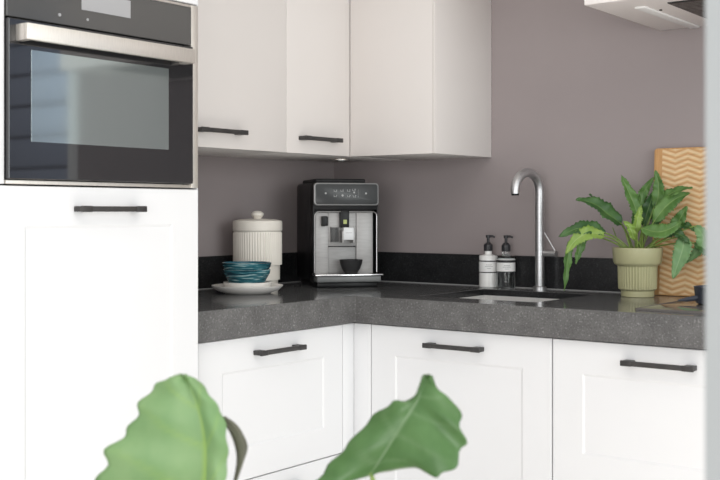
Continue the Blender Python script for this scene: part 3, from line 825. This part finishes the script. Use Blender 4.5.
hd.build('handle', M['pan'], pan)

HX0, HX1, HZ = 1.283, 2.183, 1.728
hood = thing('cooker_hood', 'white cooker hood with dark filter hanging on the taupe wall', 'cooker hood', (HX0, 0, HZ))
hbm = MB()
hw = HX1 - HX0
hbm.box(0, hw, -0.525, -0.001, 0.0, 0.30, 0, 0.003)
hbm.build('casing', M['hood_white'], hood)
MB().box(0.098, 0.128, -0.42, -0.010, -0.005, 0.0005, 0, 0.002).build('light_strip', M['diffuser'], hood)
fl_ = MB().box(0.195, hw - 0.195, -0.43, -0.085, -0.003, 0.0005, 0)
for k in range(17):
    yy = -0.425 + k * 0.0195
    fl_.box(0.200, hw - 0.200, yy, yy + 0.011, -0.006, -0.003, 1, 0.001)
fl_.build('grease_filter', [M['filter_dark'], M['filter']], hood)
MB().lathe([(0, -0.003), (0.004, -0.003), (0.004, 0.0), (0, 0.0)], 12, c=(0.140, -0.34, 0)).build('screw', M['filter_dark'], hood, recalc=True)

# ------------------------------------------------------------------ fig plant in front of the camera
FX, FY = 1.742, -2.253           # where its stem stands
fig = thing('fiddle_leaf_fig', 'big-leaved green house plant close to the camera in front of the cabinets', 'house plant', (FX, FY, 0), YAW)
K = 1.3 / 1097.8
def Q(px, py, y=0.0):
    """a leaf point: across, away, up; the plant stands about 1.3 m from the viewer"""
    k = (1.3 + y) / 1097.8
    return Vector(((px - 290) * k + y * -0.0637, y, 1.174 - (py - 211.4) * k))
def fig_leaf(rows, mat, bulge, nper=6, veins=None, wave=0.004, lobe=0.05):
    rws = [tuple(Q(*p) for p in r) for r in rows]
    sm = smooth_rows(rws, nper)
    grid = []
    for i, (l, m, r) in enumerate(sm):
        row = []
        for u in [k / 18 - 1 for k in range(37)]:
            a = abs(u)
            e_ = l if u < 0 else r
            p = m.lerp(e_, a * (1 + (lobe * math.sin(i * 1.05 + (1.5 if u < 0 else 0)) if 2 < i < len(sm) - 3 else 0)))
            p = p + Vector((0, -bulge * math.sin(PI * min(1, a)) + wave * math.sin(i * 0.55 + u * 2.0) * a, 0))
            row.append(p)
        grid.append(row)
    return leaf_from_grid('leaf', grid, veins, mat, fig, 0.0008)
def fig_veins(t, u):
    v = max(0.0, 1 - abs(u) * 22) * (1 - t) ** 0.6
    s = (t * 5.2 - abs(u) * 0.9) % 1.0
    v = max(v, max(0.0, 1 - abs(s - 0.5) * 9) * 0.38 * (1 - abs(u)) ** 0.5)
    return min(1.0, v)

leafA = fig_leaf([((150, 560, 0.03), (199, 565, 0.0), (214, 560, -0.01)), ((108, 540, 0.03), (200, 545, 0.0), (222, 540, -0.02)), ((92, 508, 0.03), (203, 512, 0.0), (224, 508, -0.02)),
    ((99, 480, 0.02), (205, 484, -0.005), (225, 481, -0.02)), ((109, 449, 0.015), (206, 456, -0.01), (227.5, 456, -0.02)), ((130, 427, 0.01), (204, 432, -0.012), (226, 430, -0.02)),
    ((141, 402, 0.01), (199, 410, -0.01), (218, 407, -0.015)), ((157, 384, 0.005), (192, 391, -0.005), (206, 390, -0.01)), ((172, 376.5, 0), (186, 379, 0), (195, 378.5, 0)), ((181, 374, 0), (183, 373.6, 0), (185, 374, 0))],
    M['fig_pale'], 0.008, veins=fig_veins)
leafB = fig_leaf([((296, 492, 0.02), (369, 476, 0.01), (374, 474, 0.01)), ((322, 474, 0.02), (377, 465, 0.0), (392, 470, 0.0)), ((336, 457, 0.02), (386, 450, -0.005), (410, 467, -0.02)), ((352, 439, 0.02), (394, 437, -0.008), (427, 474, -0.045)),
    ((368, 421, 0.015), (402, 424, -0.01), (442, 475, -0.05)), ((383, 409, 0.01), (408, 414, -0.01), (456, 463, -0.05)), ((395, 400, 0.005), (413, 406, -0.01), (465, 446, -0.045)),
    ((404, 402, 0.0), (417, 399, -0.01), (461, 428, -0.04)), ((413, 397, 0.0), (420, 391, -0.008), (459, 411, -0.03)), ((418, 387, 0.0), (424, 384, -0.005), (448, 397, -0.02)), ((422, 377, 0), (426, 377, 0), (437, 388, -0.005)), ((425, 374, 0), (428, 373.5, 0), (432, 375.5, 0))],
    M['fig_green'], 0.006, nper=4, veins=fig_veins, wave=0.005)
leafC = fig_leaf([((231, 492, 0.05), (233, 490, 0.045), (234, 488, 0.05)), ((236, 464, 0.05), (240, 463, 0.04), (243.5, 461, 0.05)), ((235, 447, 0.05), (241, 447, 0.04), (247, 446, 0.05)), ((230, 434, 0.05), (236, 433, 0.042), (241, 431, 0.05)), ((225, 424, 0.05), (229, 424, 0.045), (233, 422, 0.05)), ((222.5, 417, 0.05), (223.5, 416.5, 0.05), (224.5, 416, 0.05))],
    M['fig_dull'], 0.004, veins=fig_veins, wave=0.001, lobe=0)
# more of its leaves below the picture, stem and planter
def low_leaf(base, tip, w, mat):
    b_, t_ = Vector(base), Vector(tip)
    sd_ = (t_ - b_).cross(Vector((0, 0, 1))).normalized()
    rows = []
    for f, ww in ((0, 0.15), (0.12, 0.55), (0.3, 0.8), (0.5, 0.85), (0.7, 1.0), (0.86, 0.8), (0.96, 0.35), (1, 0.03)):
        c = b_.lerp(t_, f) + Vector((0, 0, 0.05 * math.sin(PI * f)))
        rows.append((c - sd_ * w * ww * 0.5 + Vector((0, 0, 0.012)), c, c + sd_ * w * ww * 0.5 + Vector((0, 0, 0.012))))
    sm = smooth_rows(rows, 4)
    grid = []
    for i, (l, m, r) in enumerate(sm):
        grid.append([(m.lerp(l if u < 0 else r, abs(u))) + Vector((0, 0, 0.003 * math.sin(i * 0.6 + u))) for u in [k / 5 - 1 for k in range(11)]])
    return leaf_from_grid('leaf', grid, fig_veins, mat, fig, 0.0008)
l1 = low_leaf((0.02, 0.0, 0.66), (0.21, -0.10, 0.63), 0.13, M['fig_green'])
l2 = low_leaf((-0.02, 0.0, 0.60), (-0.22, -0.05, 0.58), 0.13, M['fig_green'])
l3 = low_leaf((0.0, 0.02, 0.52), (0.05, 0.21, 0.52), 0.12, M['fig_green'])
l4 = low_leaf((0.0, -0.02, 0.56), (-0.04, -0.22, 0.52), 0.12, M['fig_green'])
stem_top = Vector((0.0, 0.0, 0.74))
MB().tube([(0.004, 0.0, 0.27), (-0.004, 0.003, 0.42), (0.004, -0.002, 0.58), tuple(stem_top)], [0.011, 0.010, 0.008, 0.006], 12).build('stem', M['bark'], fig)
def stalk(parent, pts, r=0.0026):
    MB().tube(pts, [r * 1.2] * (len(pts) - 1) + [r * 0.8], 8).build('leaf_stalk', M['stem'], parent)
stalk(leafA, [stem_top - Vector((0, 0, 0.03)), (-0.05, 0.0, 0.735), Q(197, 570, 0.0), Q(201, 535, 0.001)])
stalk(leafB, [stem_top - Vector((0, 0, 0.01)), (0.05, 0.0, 0.78), Q(374, 505, 0.0), Q(373, 482, 0.008), Q(370, 470, 0.008)])
stalk(leafC, [stem_top - Vector((0, 0, 0.02)), (-0.04, 0.03, 0.78), Q(233, 520, 0.045), Q(234, 488, 0.046)], 0.002)
for lf_, bs in ((l1, (0.02, 0, 0.66)), (l2, (-0.02, 0, 0.60)), (l3, (0, 0.02, 0.52)), (l4, (0, -0.02, 0.56))):
    stalk(lf_, [(0, 0, bs[2] - 0.03), (bs[0] * 0.6, bs[1] * 0.6, bs[2] - 0.012), bs])
MB().lathe([(0, 0), (0.105, 0), (0.11, 0.004), (0.135, 0.27), (0.138, 0.275), (0.128, 0.275), (0.124, 0.25), (0, 0.25)], 56).build('planter', M['terracotta'], fig)
MB().lathe([(0, 0.262), (0.122, 0.258), (0.122, 0.251), (0, 0.251)], 40).build('soil', M['soil'], fig)

# ------------------------------------------------------------------ light
world = bpy.data.worlds.new('World'); scene.world = world
world.use_nodes = True
bg = world.node_tree.nodes['Background']
bg.inputs['Color'].default_value = (0.93, 0.965, 1.0, 1)
bg.inputs['Strength'].default_value = 0.86

def area(name, loc, target, sx, sy, power, color=(1, 1, 1)):
    l = bpy.data.lights.new(name, 'AREA'); l.shape = 'RECTANGLE'; l.size = sx; l.size_y = sy
    l.energy = power; l.color = color
    o = bpy.data.objects.new(name, l); COL.objects.link(o)
    o.location = loc
    o.rotation_euler = (Vector(target) - Vector(loc)).to_track_quat('-Z', 'Y').to_euler()
    return o
area('patio_window_light', (3.3, -5.6, 1.15), (0.7, -0.6, 0.8), 3.2, 2.1, 98, (1.0, 0.985, 0.965))
area('side_window_light', (5.2, -2.0, 1.5), (0.6, -1.2, 1.0), 2.0, 2.0, 54, (0.95, 1.0, 0.99))
area('siding_fill', (4.4, 0.45, 2.6), (4.6, 1.55, 1.2), 2.4, 0.6, 45, (0.95, 0.98, 1.0))  # added outdoor fill that brightens the siding mirrored in the oven
area('underside_fill', (1.95, -1.75, 0.02), (1.95, -1.75, 2.0), 1.2, 1.8, 8, (1.0, 0.96, 0.91))  # added lamp imitating floor bounce, brightens cabinet and hood undersides
area('ceiling_bounce_fill', (2.0, -2.2, 2.55), (2.0, -2.2, 0), 1.6, 1.6, 14, (1.0, 0.96, 0.92))  # area lamp imitating ceiling bounce, no fitting there

# ------------------------------------------------------------------ camera
cam = bpy.data.cameras.new('Camera')
co = bpy.data.objects.new('Camera', cam); COL.objects.link(co)
co.location = (2.597, -3.236, 1.174)
co.rotation_euler = (PI / 2, 0, YAW)
cam.sensor_width = 36
cam.lens = 1097.8 / 720 * 36
cam.shift_y = -(240 - 211.4) / 720
cam.clip_start = 0.05
cam.dof.use_dof = True
cam.dof.focus_distance = 3.35
cam.dof.aperture_fstop = 8.0
scene.camera = co

scene.view_settings.view_transform = 'Standard'
scene.view_settings.look = 'None'
scene.view_settings.exposure = 0.0
scene.view_settings.gamma = 1.0
